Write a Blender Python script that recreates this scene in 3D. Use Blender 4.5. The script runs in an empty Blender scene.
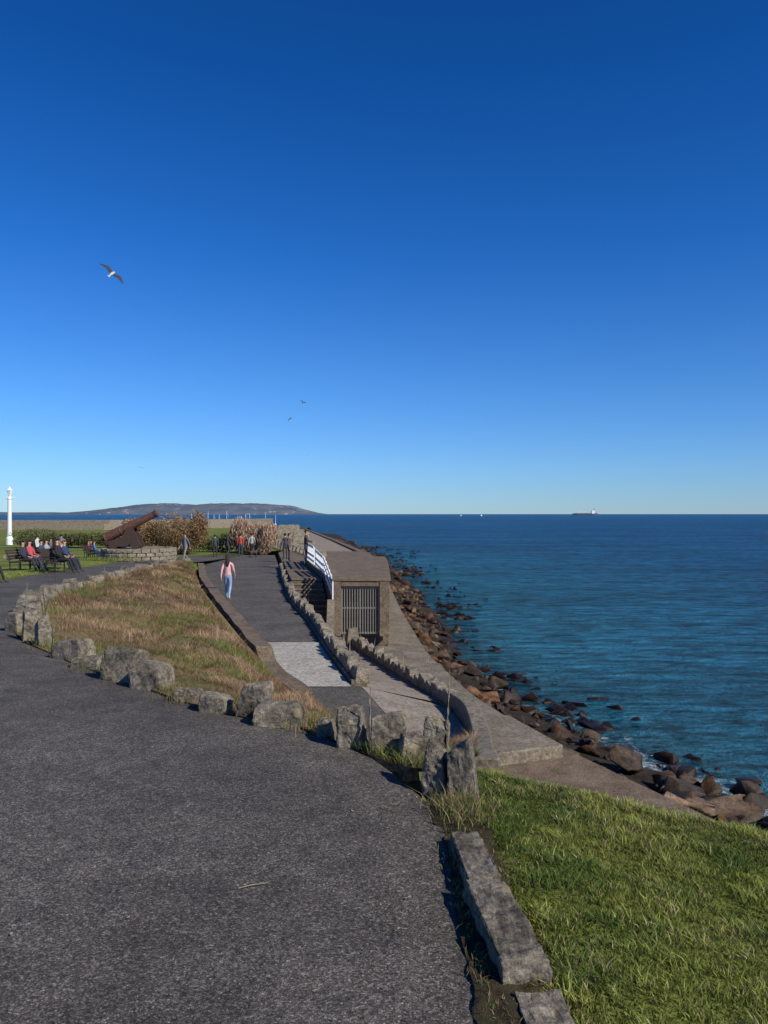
import bpy, bmesh, math, random
import numpy as np
from mathutils import Vector, Matrix, noise as mn
random.seed(7); rng=np.random.default_rng(7)
scene=bpy.context.scene
scene.view_settings.view_transform='Standard'; scene.view_settings.look='None'
scene.view_settings.exposure=0; scene.view_settings.gamma=1
SEA=-5.4
# ---------------------------------------------------------------- materials
def newmat(name):
    m=bpy.data.materials.new(name); m.use_nodes=True
    nt=m.node_tree; b=nt.nodes['Principled BSDF']; return m,nt,b
def N(nt,t,**k):
    n=nt.nodes.new(t)
    for a,v in k.items(): setattr(n,a,v)
    return n
def ramp(nt,stops,src=None):
    r=nt.nodes.new('ShaderNodeValToRGB'); e=r.color_ramp.elements
    while len(e)<len(stops): e.new(0.5)
    for el,(p,c) in zip(e,stops):
        el.position=p; el.color=(c[0],c[1],c[2],1) if not isinstance(c,(int,float)) else (c,c,c,1)
    if src is not None: nt.links.new(src,r.inputs[0])
    return r
def coords(nt):
    g=nt.nodes.new('ShaderNodeNewGeometry'); return g.outputs['Position'],g
def noise(nt,vec,scale,detail=6,rough=.6,dist=0,stretch=None):
    if stretch:
        mp=nt.nodes.new('ShaderNodeMapping'); mp.inputs['Scale'].default_value=stretch
        nt.links.new(vec,mp.inputs[0]); vec=mp.outputs[0]
    n=nt.nodes.new('ShaderNodeTexNoise'); n.inputs['Scale'].default_value=scale
    n.inputs['Detail'].default_value=detail; n.inputs['Roughness'].default_value=rough
    n.inputs['Distortion'].default_value=dist
    nt.links.new(vec,n.inputs['Vector']); return n.outputs['Fac']
def mix(nt,fac,a,b,mode='MIX'):
    m=nt.nodes.new('ShaderNodeMix'); m.data_type='RGBA'; m.blend_type=mode
    for i,v in ((0,fac),(6,a),(7,b)):
        if isinstance(v,(int,float)): m.inputs[i].default_value=v
        elif isinstance(v,tuple): m.inputs[i].default_value=(*v,1)
        else: nt.links.new(v,m.inputs[i])
    return m.outputs[2]
def bump(nt,b,h,strength,dist,prev=None):
    n=nt.nodes.new('ShaderNodeBump'); n.inputs['Strength'].default_value=strength
    n.inputs['Distance'].default_value=dist; nt.links.new(h,n.inputs['Height'])
    if prev is not None: nt.links.new(prev,n.inputs['Normal'])
    if b is not None: nt.links.new(n.outputs[0],b.inputs['Normal'])
    return n.outputs[0]

def asphalt(name,dark=(.062,.053,.045),light=(.225,.203,.175),tone=1.0,fine=150):
    m,nt,b=newmat(name); P,_=coords(nt)
    v=N(nt,'ShaderNodeTexVoronoi'); v.inputs['Scale'].default_value=fine; nt.links.new(P,v.inputs['Vector'])
    sep=N(nt,'ShaderNodeSeparateColor'); nt.links.new(v.outputs['Color'],sep.inputs[0])
    c=ramp(nt,[(0,dark),(.55,tuple((a+b_)/2*.85 for a,b_ in zip(dark,light))),(.93,light),(1,(.36,.33,.28))],sep.outputs[0]).outputs[0]
    gap=ramp(nt,[(.0,1.0),(.55,.8),(.9,.3)],v.outputs['Distance'])
    c=mix(nt,1.0,c,gap.outputs[0],'MULTIPLY')
    n1=noise(nt,P,.7,5,.6); n2=noise(nt,P,5,6,.65); n3=noise(nt,P,38,4,.7)
    c=mix(nt,1.0,c,ramp(nt,[(.3,.70*tone),(.7,1.28*tone)],n1).outputs[0],'MULTIPLY')
    c=mix(nt,1.0,c,ramp(nt,[(.3,.72),(.7,1.2)],n2).outputs[0],'MULTIPLY')
    c=mix(nt,1.0,c,ramp(nt,[(.35,.65),(.65,1.25)],n3).outputs[0],'MULTIPLY')
    nt.links.new(c,b.inputs['Base Color']); b.inputs['Roughness'].default_value=.85
    b.inputs['Specular IOR Level'].default_value=.15
    p=bump(nt,b,v.outputs['Distance'],.5,-.004); bump(nt,b,n3,.5,.010,p)
    return m
def stone(name,c1=(.065,.053,.040),c2=(.28,.242,.185),lichen=(.25,.205,.10),scale=1.0,wetz=None,bs=.6):
    m,nt,b=newmat(name); P,_=coords(nt)
    n1=noise(nt,P,3.5*scale,8,.65); n2=noise(nt,P,28*scale,6,.7); n3=noise(nt,P,120*scale,3,.6); n4=noise(nt,P,7*scale,5,.6,.6)
    c=ramp(nt,[(.34,c1),(.66,c2)],n1).outputs[0]
    c=mix(nt,1.0,c,ramp(nt,[(.3,.45),(.62,1.25)],n2).outputs[0],'MULTIPLY')
    c=mix(nt,1.0,c,ramp(nt,[(.3,.6),(.65,1.2)],n3).outputs[0],'MULTIPLY')
    c=mix(nt,ramp(nt,[(.56,0.0),(.66,.6)],n4).outputs[0],c,lichen)
    if wetz is not None:
        s=N(nt,'ShaderNodeSeparateXYZ'); nt.links.new(P,s.inputs[0])
        mr=N(nt,'ShaderNodeMapRange'); mr.inputs[1].default_value=wetz-.3; mr.inputs[2].default_value=wetz+.25
        mr.inputs[3].default_value=.22; mr.inputs[4].default_value=1.0; nt.links.new(s.outputs[2],mr.inputs[0])
        c=mix(nt,1.0,c,mr.outputs[0],'MULTIPLY')
        a=N(nt,'ShaderNodeAttribute'); a.attribute_name='col'; c=mix(nt,1.0,c,a.outputs['Color'],'MULTIPLY')
        mr2=N(nt,'ShaderNodeMapRange'); mr2.inputs[1].default_value=wetz-.25; mr2.inputs[2].default_value=wetz+.35
        mr2.inputs[3].default_value=.35; mr2.inputs[4].default_value=.85; nt.links.new(s.outputs[2],mr2.inputs[0])
        nt.links.new(mr2.outputs[0],b.inputs['Roughness'])
    else: b.inputs['Roughness'].default_value=.9
    b.inputs['Specular IOR Level'].default_value=.2
    nt.links.new(c,b.inputs['Base Color'])
    p=bump(nt,b,n2,bs,.02); bump(nt,b,n3,.35,.005,p); return m
def soil(name,stops,s=4,bd=.02):
    m,nt,b=newmat(name); P,_=coords(nt)
    n1=noise(nt,P,s,8,.7); n2=noise(nt,P,s*.12,4,.5); n3=noise(nt,P,s*9,5,.7)
    c=ramp(nt,stops,n1).outputs[0]
    c=mix(nt,1.0,c,ramp(nt,[(.3,.7),(.7,1.3)],n2).outputs[0],'MULTIPLY')
    c=mix(nt,1.0,c,ramp(nt,[(.3,.6),(.7,1.3)],n3).outputs[0],'MULTIPLY')
    nt.links.new(c,b.inputs['Base Color']); b.inputs['Roughness'].default_value=.95
    b.inputs['Specular IOR Level'].default_value=.1
    bump(nt,b,n3,.8,bd); return m
def plain(name,col,rough=.6,metal=0,var=.15,sc=20):
    m,nt,b=newmat(name); P,_=coords(nt)
    n1=noise(nt,P,sc,4,.6)
    c=ramp(nt,[(.3,tuple(x*(1-var) for x in col)),(.7,tuple(min(1,x*(1+var)) for x in col))],n1).outputs[0]
    nt.links.new(c,b.inputs['Base Color']); b.inputs['Roughness'].default_value=rough; b.inputs['Metallic'].default_value=metal
    return m
def attrmat(name,trans=.3,rough=.7):
    m,nt,b=newmat(name); a=N(nt,'ShaderNodeAttribute'); a.attribute_name='col'
    nt.links.new(a.outputs['Color'],b.inputs['Base Color']); b.inputs['Roughness'].default_value=rough
    b.inputs['Specular IOR Level'].default_value=.2
    t=N(nt,'ShaderNodeBsdfTranslucent'); nt.links.new(a.outputs['Color'],t.inputs[0])
    mx=N(nt,'ShaderNodeMixShader'); mx.inputs[0].default_value=trans
    out=nt.nodes['Material Output']
    nt.links.new(b.outputs[0],mx.inputs[1]); nt.links.new(t.outputs[0],mx.inputs[2]); nt.links.new(mx.outputs[0],out.inputs[0])
    return m
M={}
M['asphalt']=asphalt('asphalt_mat')
M['asphalt2']=asphalt('walkway_asphalt_mat',tone=1.0,fine=90,dark=(.085,.075,.064),light=(.22,.20,.172))
M['ramp']=stone('ramp_mat',(.22,.18,.135),(.33,.28,.215),(.25,.21,.155),.6,bs=.15)
M['concrete']=stone('pale_concrete_mat',(.33,.31,.27),(.45,.42,.36),(.31,.285,.24),.5,bs=.12)
M['conc2']=stone('old_concrete_mat',(.14,.115,.085),(.27,.23,.17),(.17,.135,.09),.5,bs=.3)
M['conc3']=stone('brown_concrete_mat',(.115,.082,.055),(.23,.175,.12),(.10,.07,.045),.7,bs=.4)
M['granite']=stone('granite_mat')
M['wallstone']=stone('rubble_mat',(.13,.105,.075),(.35,.30,.225),(.18,.145,.09),1.3)
M['rock']=stone('shore_rock_mat',(.05,.033,.022),(.18,.13,.09),(.12,.07,.032),.8,wetz=SEA+.4,bs=.8)
M['lawn']=soil('lawn_mat',[(.3,(.075,.095,.018)),(.5,(.15,.175,.035)),(.7,(.21,.21,.06))],3)
M['dry']=soil('dry_grass_mat',[(.3,(.09,.058,.03)),(.45,(.24,.16,.085)),(.6,(.13,.125,.04)),(.75,(.3,.21,.115))],2.2,.04)
M['soil']=soil('soil_mat',[(.3,(.03,.023,.015)),(.5,(.075,.058,.037)),(.7,(.08,.085,.03))],14,.03)
M['blade']=attrmat('grass_blade_mat'); M['leaf']=attrmat('leaf_mat',.2)
M['white']=plain('white_paint_mat',(.78,.78,.76),.5,var=.06)
M['gate']=plain('gate_metal_mat',(.24,.225,.2),.55,.2)
M['black']=plain('black_metal_mat',(.02,.02,.022),.5)
M['rust']=plain('rusty_iron_mat',(.10,.042,.028),.7,var=.4,sc=6)
M['shingle']=soil('shingle_mat',[(.3,(.018,.014,.011)),(.6,(.055,.043,.031)),(.8,(.11,.09,.065))],5,.05)

# ---------------------------------------------------------------- mesh helpers
def obj(name,V,F,mats,mi=None,smooth=False):
    me=bpy.data.meshes.new(name); me.from_pydata([tuple(v) for v in V],[],[tuple(f) for f in F])
    for m in (mats if isinstance(mats,(list,tuple)) else [mats]): me.materials.append(m)
    if mi is not None: me.polygons.foreach_set('material_index',list(mi))
    if smooth: me.polygons.foreach_set('use_smooth',[True]*len(me.polygons))
    me.update(); o=bpy.data.objects.new(name,me); scene.collection.objects.link(o); return o
class Acc:
    def __init__(s): s.V=[];s.F=[];s.M=[]
    def add(s,V,F,mi=0,mat=None):
        n=len(s.V)
        for v in V:
            v=Vector(v)
            if mat is not None: v=mat@v
            s.V.append(tuple(v))
        for f in F: s.F.append(tuple(i+n for i in f)); s.M.append(mi)
        return s
    def build(s,name,mats,smooth=False): return obj(name,s.V,s.F,mats,s.M,smooth)
def box(cx,cy,cz,sx,sy,sz):
    x,y,z=sx/2,sy/2,sz/2
    V=[(cx+a*x,cy+b*y,cz+c*z) for c in(-1,1) for b in(-1,1) for a in(-1,1)]
    return V,[(0,2,3,1),(4,5,7,6),(0,1,5,4),(2,6,7,3),(0,4,6,2),(1,3,7,5)]
def tube(pts,rad,seg=8,cap=True):
    V=[];F=[];pts=[Vector(p) for p in pts]; n=len(pts)
    if isinstance(rad,(int,float)): rad=[rad]*n
    up=None
    for i,p in enumerate(pts):
        t=(pts[min(i+1,n-1)]-pts[max(i-1,0)]).normalized()
        if up is None: up=t.orthogonal().normalized()
        up=(up-t*up.dot(t)).normalized(); s=t.cross(up)
        for k in range(seg):
            a=2*math.pi*k/seg; V.append(p+(up*math.cos(a)+s*math.sin(a))*rad[i])
    for i in range(n-1):
        for k in range(seg):
            a=i*seg+k;b=i*seg+(k+1)%seg; F.append((a,b,b+seg,a+seg))
    if cap: F.append(tuple(reversed(range(seg)))); F.append(tuple((n-1)*seg+k for k in range(seg)))
    return V,F
def lathe(prof,seg=16):
    V=[];F=[]
    for r,z in prof:
        for k in range(seg):
            a=2*math.pi*k/seg; V.append((r*math.cos(a),r*math.sin(a),z))
    for i in range(len(prof)-1):
        for k in range(seg):
            a=i*seg+k;b=i*seg+(k+1)%seg; F.append((a,b,b+seg,a+seg))
    F.append(tuple(reversed(range(seg)))); F.append(tuple((len(prof)-1)*seg+k for k in range(seg)))
    return V,F
def ellipsoid(c,r,seg=12,rings=8):
    V=[];F=[]
    for i in range(rings+1):
        ph=math.pi*i/rings
        for k in range(seg):
            a=2*math.pi*k/seg; V.append((c[0]+r[0]*math.sin(ph)*math.cos(a),c[1]+r[1]*math.sin(ph)*math.sin(a),c[2]+r[2]*math.cos(ph)))
    for i in range(rings):
        for k in range(seg):
            a=i*seg+k;b=i*seg+(k+1)%seg; F.append((a,a+seg,b+seg,b))
    return V,F
def tri_mesh(name,V,F,cols,mat):
    me=bpy.data.meshes.new(name); V=np.asarray(V,np.float32); F=np.asarray(F,np.int32)
    me.vertices.add(len(V)); me.vertices.foreach_set('co',V.ravel())
    me.loops.add(F.size); me.loops.foreach_set('vertex_index',F.ravel())
    me.polygons.add(len(F)); me.polygons.foreach_set('loop_start',np.arange(0,F.size,F.shape[1],dtype=np.int32))
    me.polygons.foreach_set('loop_total',np.full(len(F),F.shape[1],np.int32))
    me.update(calc_edges=True); me.validate()
    if cols is not None:
        a=me.color_attributes.new('col','FLOAT_COLOR','POINT')
        c=np.ones((len(V),4),np.float32); c[:,:3]=cols; a.data.foreach_set('color',c.ravel())
    me.materials.append(mat); o=bpy.data.objects.new(name,me); scene.collection.objects.link(o); return o
def blades(name,P,h,w,col,lean=.5,seg_dark=.45,mat=None):
    n=len(P); a=rng.uniform(0,2*np.pi,n); d=np.stack([np.cos(a),np.sin(a),np.zeros(n)],1)
    l=rng.uniform(0,2*np.pi,n); L=np.stack([np.cos(l),np.sin(l),np.zeros(n)],1)*(rng.uniform(.1,1,n)*lean*h)[:,None]
    up=np.zeros((n,3)); up[:,2]=h
    W=d*(w*.5)[:,None]
    V=np.empty((n,5,3)); V[:,0]=P-W; V[:,1]=P+W
    m=P+up*.55+L*.35; V[:,2]=m-W*.7; V[:,3]=m+W*.7; V[:,4]=P+up*.95+L
    idx=np.arange(n)[:,None]*5
    F=np.stack([idx+np.array([0,1,3]),idx+np.array([0,3,2]),idx+np.array([2,3,4])],1).reshape(-1,3)
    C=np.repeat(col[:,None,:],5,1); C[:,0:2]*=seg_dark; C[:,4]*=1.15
    return tri_mesh(name,V.reshape(-1,3),F,C.reshape(-1,3),mat or M['blade'])
def fbm(x,y,s,seed=0): return mn.fractal(Vector((x*s+seed,y*s-seed,seed*.37)),1.0,2.0,4)
def catm(P,u):
    P=[Vector(p) for p in P]; i=min(int(u),len(P)-2); t=u-i
    p0=P[max(i-1,0)];p1=P[i];p2=P[i+1];p3=P[min(i+2,len(P)-1)]
    return .5*((2*p1)+(p2-p0)*t+(2*p0-5*p1+4*p2-p3)*t*t+(3*p1-p0-3*p2+p3)*t**3)
def sample(P,n): return [catm(P,(len(P)-1)*i/(n-1)) for i in range(n)]
def grid(rows):
    n=len(rows);m=len(rows[0]);V=[p for r in rows for p in r]
    F=[(i*m+j,i*m+j+1,(i+1)*m+j+1,(i+1)*m+j) for i in range(n-1) for j in range(m-1)]
    return V,F
def fix_up(o):
    bm=bmesh.new(); bm.from_mesh(o.data)
    bm.normal_update()
    for f in bm.faces:
        if f.normal.z<0: f.normal_flip()
    bm.to_mesh(o.data); bm.free(); return o
def fix_n(o):
    bm=bmesh.new(); bm.from_mesh(o.data); bmesh.ops.recalc_face_normals(bm,faces=bm.faces); bm.to_mesh(o.data); bm.free(); return o

# ---------------------------------------------------------------- terrain layout (world metres)
def zp(y): return 0 if y<6 else max(-.03*(y-6),-1.12)
A=[(.42,-6),(.36,1.5),(.34,2.4),(.32,3.4),(.27,4.16),(-.09,5.11),(-.63,5.78),(-1.42,6.35),(-2.49,7.56),(-3.85,9.15),(-5.63,11.75),(-7.4,16.1),(-8.3,19.7),(-9.6,26.9),(-10.6,34.9),(-11,43)]
L=[(-9,-6),(-9,0),(-9.1,1),(-9.2,2),(-9.3,3),(-9.4,4.5),(-9.5,6),(-9.6,7),(-9.8,9),(-10,11),(-10.4,14),(-11,18),(-11.6,21.5),(-13.0,28),(-13.9,35),(-15.1,43)]
A3=sample([(a[0],a[1],0) for a in A],120); L3=sample([(a[0],a[1],0) for a in L],120)
rows=[]
for a,l in zip(A3,L3):
    r=[]
    for j in range(25):
        p=a.lerp(l,j/24); r.append((p.x+(.03*fbm(p.x,p.y,3,7) if j==0 else 0),p.y,zp(p.y)+.012*fbm(p.x,p.y,.5,2)-(.02 if j==0 else 0)))
    rows.append(r)
fix_up(obj('asphalt_path',*grid(rows),M['asphalt'],smooth=True))
# left lawn
rows=[]
for l in L3:
    r=[]
    for t in (0,.004,.012,.03,.06,.1,.2,.4,.7,1):
        x=l.x*(1-t)+(-320)*t; y=l.y+ (l.y-10)*t*3
        z=zp(l.y)+.03 if t>0 else zp(l.y)-.03
        r.append((x+ (0 if t>0 else .15),y,z+ (.05*fbm(x,y,.2,5) if t>.01 else 0)))
    rows.append(r)
fix_up(obj('lawn',*grid(rows),M['lawn'],smooth=True))
# mound of dry grass
MA=[(.62,5.1),(.25,4.85)]+A[5:]
MB=[(1.08,9.9,-1.7),(.6,9.9,-1.7),(.2,9.95,-1.68),(-.5,11,-1.66),(-1.12,12.8,-1.55),(-1.85,14.4,-1.4),(-2.45,16.2,-1.30),(-2.9,17.5,-1.28),(-4.2,21.6,-1.28),(-5.05,24.3,-1.28),(-6.8,30,-1.28),(-8.1,34.7,-1.3),(-9.4,39.5,-1.33),(-10.4,44,-1.4)]
MB=MB[:len(MA)]
while len(MB)<len(MA): MB.append(MB[-1])
sa=sample([(a[0],a[1],zp(a[1])) for a in MA],160); sb=sample(MB,160)
mound_rows=[]
for i,(a,b) in enumerate(zip(sa,sb)):
    r=[]
    if i>50: b.x-=.3
    for j in range(30):
        t=j/29; p=a.lerp(b,t); w=math.sin(math.pi*t)
        bul=.16 if i>40 else .05
        p.z+=w*(bul+.16*fbm(p.x,p.y,.6,3)+.11*fbm(p.x,p.y,2.5,9)); r.append(tuple(p))
    mound_rows.append(r)
fix_up(obj('grass_mound',*grid(mound_rows),M['dry'],smooth=True))
MR=np.array(mound_rows)
def mound_pts(n):
    u=rng.uniform(0,MR.shape[0]-1.001,n); v=rng.uniform(0,MR.shape[1]-2.001,n)
    i=u.astype(int);j=v.astype(int);fu=(u-i)[:,None];fv=(v-j)[:,None]
    return MR[i,j]*(1-fu)*(1-fv)+MR[i+1,j]*fu*(1-fv)+MR[i,j+1]*(1-fu)*fv+MR[i+1,j+1]*fu*fv, v/(MR.shape[1]-1)
P,vv=mound_pts(110000)
nz=np.array([fbm(p[0],p[1],.55,11) for p in P]); nz2=np.array([fbm(p[0],p[1],1.6,4) for p in P])
sparse=(nz2<-.22)&(rng.random(len(P))<.65); P=P[~sparse]; vv=vv[~sparse]; nz=nz[~sparse]; nz2=nz2[~sparse]
edge=np.exp(-vv*9)*.4
gr=np.clip((nz-.08+edge)*3.5,0,.9)[:,None]
rd=np.array([fbm(p[0],p[1],1.1,17) for p in P]); rd=np.clip(rd*2.6+.35,0,1)[:,None]
brown=rd*np.array([.45,.305,.18])+(1-rd)*np.array([.22,.13,.075])
col=(1-gr)*brown+gr*np.array([.17,.20,.05]); col=col*(.6+.7*np.clip(nz2+.4,0,1))[:,None]*rng.uniform(.45,1.4,(len(P),1))
far=np.clip(P[:,1]/14,.6,2.2)
h=(.03+.14*np.clip(nz2+.35,0,1))*rng.uniform(.5,1.4,len(P))*np.clip(far,.8,1.3)
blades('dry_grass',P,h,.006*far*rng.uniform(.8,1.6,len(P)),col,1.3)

# walkway
yB=[9.8,11,12.8,14.4,17.5,21.6,26.8,34.7,44,60]; xB_=[.2,-.5,-1.06,-1.76,-2.77,-4.04,-5.64,-7.98,-10.3,-14]
yC=[9.8,12.2,14.4,17.5,22.8,28.6,36.5,45.6,60]; xC_=[.6,0,-.54,-1.2,-2.2,-3.5,-4.8,-6.2,-8.5]
yD=[9.8,10.6,12,13.4,15.3,18.1,24.6,26.5,30]; xD_=[1.1,1.2,1.3,1.24,.92,.38,-.77,-1.1,-1.75]
xB=lambda y:float(np.interp(y,yB,xB_)); xC=lambda y:float(np.interp(y,yC,xC_)); xD=lambda y:float(np.interp(y,yD,xD_))
zr=lambda y:-1.75-.085*(max(y,12)-12) if y<29 else -3.2
def strip(y0,y1,n,fl,fr,zl,zrf,m=6):
    rows=[]
    for i in range(n):
        y=y0+(y1-y0)*i/(n-1); a=fl(y);b=fr(y)
        rows.append([(a+(b-a)*j/m,y,zl(y)+(zrf(y)-zl(y))*j/m) for j in range(m+1)])
    return grid(rows)
flat=lambda z:(lambda y:z)
fix_up(obj('walkway',*strip(14.4,60,60,lambda y:xB(y)-.05,xC,flat(-1.6),flat(-1.6)),M['asphalt2']))
w=Acc(); w.add(*strip(9.8,14.4,12,xB,xC,lambda y:-1.72+.12*(y-9.8)/4.6,lambda y:-1.72+.12*(y-9.8)/4.6))
w.add(*strip(9.8,14.4,12,xC,xD,lambda y:-1.72+.12*(y-9.8)/4.6,lambda y:zr(y)-.02))
fix_up(w.build('walkway_landing',M['asphalt2']))
fix_up(obj('concrete_patch',*strip(14.25,19.2,12,lambda y:xB(y)+.05,lambda y:xC(y)-.1,lambda y:-1.594 if y>14.4 else -1.59,lambda y:-1.594 if y>14.4 else -1.59),M['concrete']))
def zl(y): 
    t=min(1,(y-14.4)/4); return -1.6*(1-t)+zr(y)*t
fix_up(obj('ramp',*strip(14.4,30,40,xC,lambda y:xD(y)+.1,zl,zr),M['ramp']))
zc=lambda y:-1.72+.12*(y-9.8)/4.6
def zland(x,y):
    t=(x-xC(y))/(xD(y)-xC(y)); return zc(y)+(zr(y)-.02-zc(y))*t
fix_up(obj('ramp_landing',*strip(10.4,14.39,14,lambda y:xC(y)+.12,lambda y:xD(y)-.02,lambda y:zland(xC(y)+.12,y)+.006,lambda y:zland(xD(y)-.02,y)+.006),M['ramp']))

def wall(acc,pts,t,zb,zt,mi=0):
    P=[Vector((p[0],p[1],0)) for p in pts]; n=len(P); V=[];F=[]
    for i,p in enumerate(P):
        d=(P[min(i+1,n-1)]-P[max(i-1,0)]).normalized(); s=Vector((d.y,-d.x,0))*t/2
        for q,z in ((p-s,zb(i)),(p+s,zb(i)),(p+s,zt(i)),(p-s,zt(i))): V.append((q.x,q.y,z))
    for i in range(n-1):
        for k in range(4):
            a=i*4+k;b=i*4+(k+1)%4; F.append((a,b,b+4,a+4))
    F.append((3,2,1,0)); F.append(tuple((n-1)*4+k for k in range(4)))
    acc.add(V,F,mi)
def hull(w,d,h,seed,amp=.012,cuts=2,jit=.16,bev=.025,sink=.12,lean=.0,taper=.85,fs=6):
    r=random.Random(seed); bm=bmesh.new()
    for sx in(-1,1):
        for sy in(-1,1):
            bm.verts.new((sx*w/2*(1+r.uniform(-jit,jit)*.6),sy*d/2*(1+r.uniform(-jit,jit)*.6),-sink))
            bm.verts.new((sx*w/2*taper*(1+r.uniform(-jit,jit))+lean*w,sy*d/2*taper*(1+r.uniform(-jit,jit)),h*(1+r.uniform(-jit*1.6,.05))))
            bm.verts.new((sx*w/2*(1.0+r.uniform(-jit,jit)*.5)+lean*w*.5,sy*d/2*(1.0+r.uniform(-jit,jit)*.5),h*r.uniform(.35,.6)))
    bmesh.ops.convex_hull(bm,input=bm.verts)
    bmesh.ops.delete(bm,geom=[v for v in bm.verts if not v.link_faces],context='VERTS')
    bmesh.ops.dissolve_limit(bm,angle_limit=.12,verts=bm.verts,edges=bm.edges)
    try: bmesh.ops.bevel(bm,geom=bm.edges[:],offset=bev*min(w,h,d)*3.2,segments=2,affect='EDGES',profile=.6)
    except Exception: pass
    bmesh.ops.triangulate(bm,faces=bm.faces)
    for c in range(cuts):
        bmesh.ops.subdivide_edges(bm,edges=[e for e in bm.edges if e.calc_length()>min(w,h)*.12],cuts=1,use_grid_fill=True)
        bmesh.ops.triangulate(bm,faces=bm.faces)
    bm.normal_update()
    for v in bm.verts:
        q=v.co*fs/max(w,.2)*.3+Vector((seed*3.1,seed*1.7,0))
        v.co+=v.normal*(amp*(mn.fractal(q*2,.9,2.0,4)*1.0))
    V=[v.co.copy() for v in bm.verts]; bm.verts.index_update(); F=[tuple(v.index for v in f.verts) for f in bm.faces]
    bm.free(); return V,F
def place(x,y,z,rz,rx=0,ry=0): return Matrix.Translation((x,y,z))@Matrix.Rotation(rz,4,'Z')@Matrix.Rotation(rx,4,'X')@Matrix.Rotation(ry,4,'Y')
# ---- border stones near
B=Acc()
st=[(-4.95,10.75,.2,.18,.46,1.0),(-4.5,10.2,.22,.17,.40,.9),(-3.68,9.1,.46,.26,.25,.4),(-3.2,8.45,.36,.26,.13,.35),
(-2.62,7.75,.40,.28,.31,.35),(-2.2,7.35,.34,.28,.27,.3),(-1.72,6.75,.22,.16,.11,.2),(-1.38,6.35,.24,.18,.16,.2),(-1.05,6.2,.23,.17,.30,.25),
(-.78,5.9,.36,.22,.21,.1),(-.42,5.62,.12,.11,.13,.2),(-.215,5.36,.19,.16,.28,.1),(.03,5.24,.25,.16,.27,.05),(.19,5.05,.16,.14,.19,-.2),
(.35,5.22,.16,.17,.25,.2),(.315,4.5,.13,.14,.28,.4),(.46,4.42,.155,.15,.325,.25)]
for k,(x,y,w_,d,h_,r) in enumerate(st):
    V,F=hull(w_,d,h_*1.03,k+11,amp=.013,cuts=3,jit=.19,bev=.03,lean=.07*(-1)**k,taper=.84)
    B.add(V,F,0,place(x,y,zp(y)-.01,-r+.0,random.uniform(-.09,.09),random.uniform(-.12,.12)))
# flat slabs
for k,(x,y,w_,d,h_,r) in enumerate([(.408,3.50,.145,.50,.065,.06),(.452,2.93,.165,.60,.075,.12),(.53,2.27,.15,.6,.015,.06),(.56,1.6,.15,.6,.06,.02)]):
    V,F=hull(w_,d,h_,k+60,amp=.010,cuts=4,jit=.08,bev=.02,taper=.97)
    B.add(V,F,0,place(x,y,0,r,random.uniform(-.02,.02),random.uniform(-.03,.03)))
far=sample([(a[0],a[1],0) for a in A[10:]],60)
for k,p in enumerate(far):
    s=random.uniform(.75,1.2)
    V,F=hull(.42*s,.28,.26*random.uniform(.5,1.35),k+100,amp=.01,cuts=1,jit=.2)
    B.add(V,F,0,place(p.x+.12,p.y,zp(p.y),random.uniform(.9,1.8)))
fix_n(B.build('stone_border',[M['granite']]))

# ---- jagged walls
def jagged(name,xf,y0,y1,zb_out,base_top,hgt,seed,off=0,step=.66):
    W=Acc(); ys=np.linspace(y0,y1,30)
    wall(W,[(xf(y)+off,y) for y in ys],.30,lambda i:zb_out(ys[i]),lambda i:base_top(ys[i]))
    y=y0; k=0
    while y<y1:
        dx=xf(y+.3)-xf(y); ang=math.atan2(-dx,.3)
        ln=step*random.uniform(.65,1.15)
        V,F=hull(.27,ln,hgt*random.uniform(.6,1.3),seed+k,amp=.015,cuts=1,jit=.2,taper=.85,sink=.05)
        W.add(V,F,1,place(xf(y)+off,y+ln/2,base_top(y)-.02,ang,random.uniform(-.02,.16),random.uniform(-.08,.08)))
        y+=ln*math.cos(ang)*1.15; k+=1
    return fix_n(W.build(name,[M['conc3'],M['wallstone']]))
jagged('stone_wall',xC,14.5,46,lambda y:min(-1.65,zr(y))-.3,lambda y:-1.52,.25,300,.1,.5)
jagged('stone_wall.001',xD,13.6,27,lambda y:-3.9,lambda y:zr(y)+.05,.29,500,.12,.44)
# curved parapet
W=Acc(); pp=sample([(1.3,13.9,-1.62),(1.42,12.6,-1.5),(1.36,10.9,-1.42),(1.12,8.7,-1.05),(.88,6.9,-.5),(.72,5.55,-.15)],40)
wall(W,[(p.x,p.y) for p in pp],.24,lambda i:-4.1,lambda i:pp[i].z)
o=fix_n(W.build('curved_parapet',[M['conc2']])); 
md=o.modifiers.new('b','BEVEL'); md.width=.02; md.segments=2; md.limit_method='ANGLE'
# retaining wall left of walkway
W=Acc(); ys=np.linspace(13.2,44,60)
wall(W,[(xB(y)-.16,y) for y in ys],.34,lambda i:-1.9,lambda i:-1.22+.02*math.sin(i*1.3)-(.2 if i<6 else 0))
fix_n(W.build('retaining_wall',[M['conc3']]))

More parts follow.
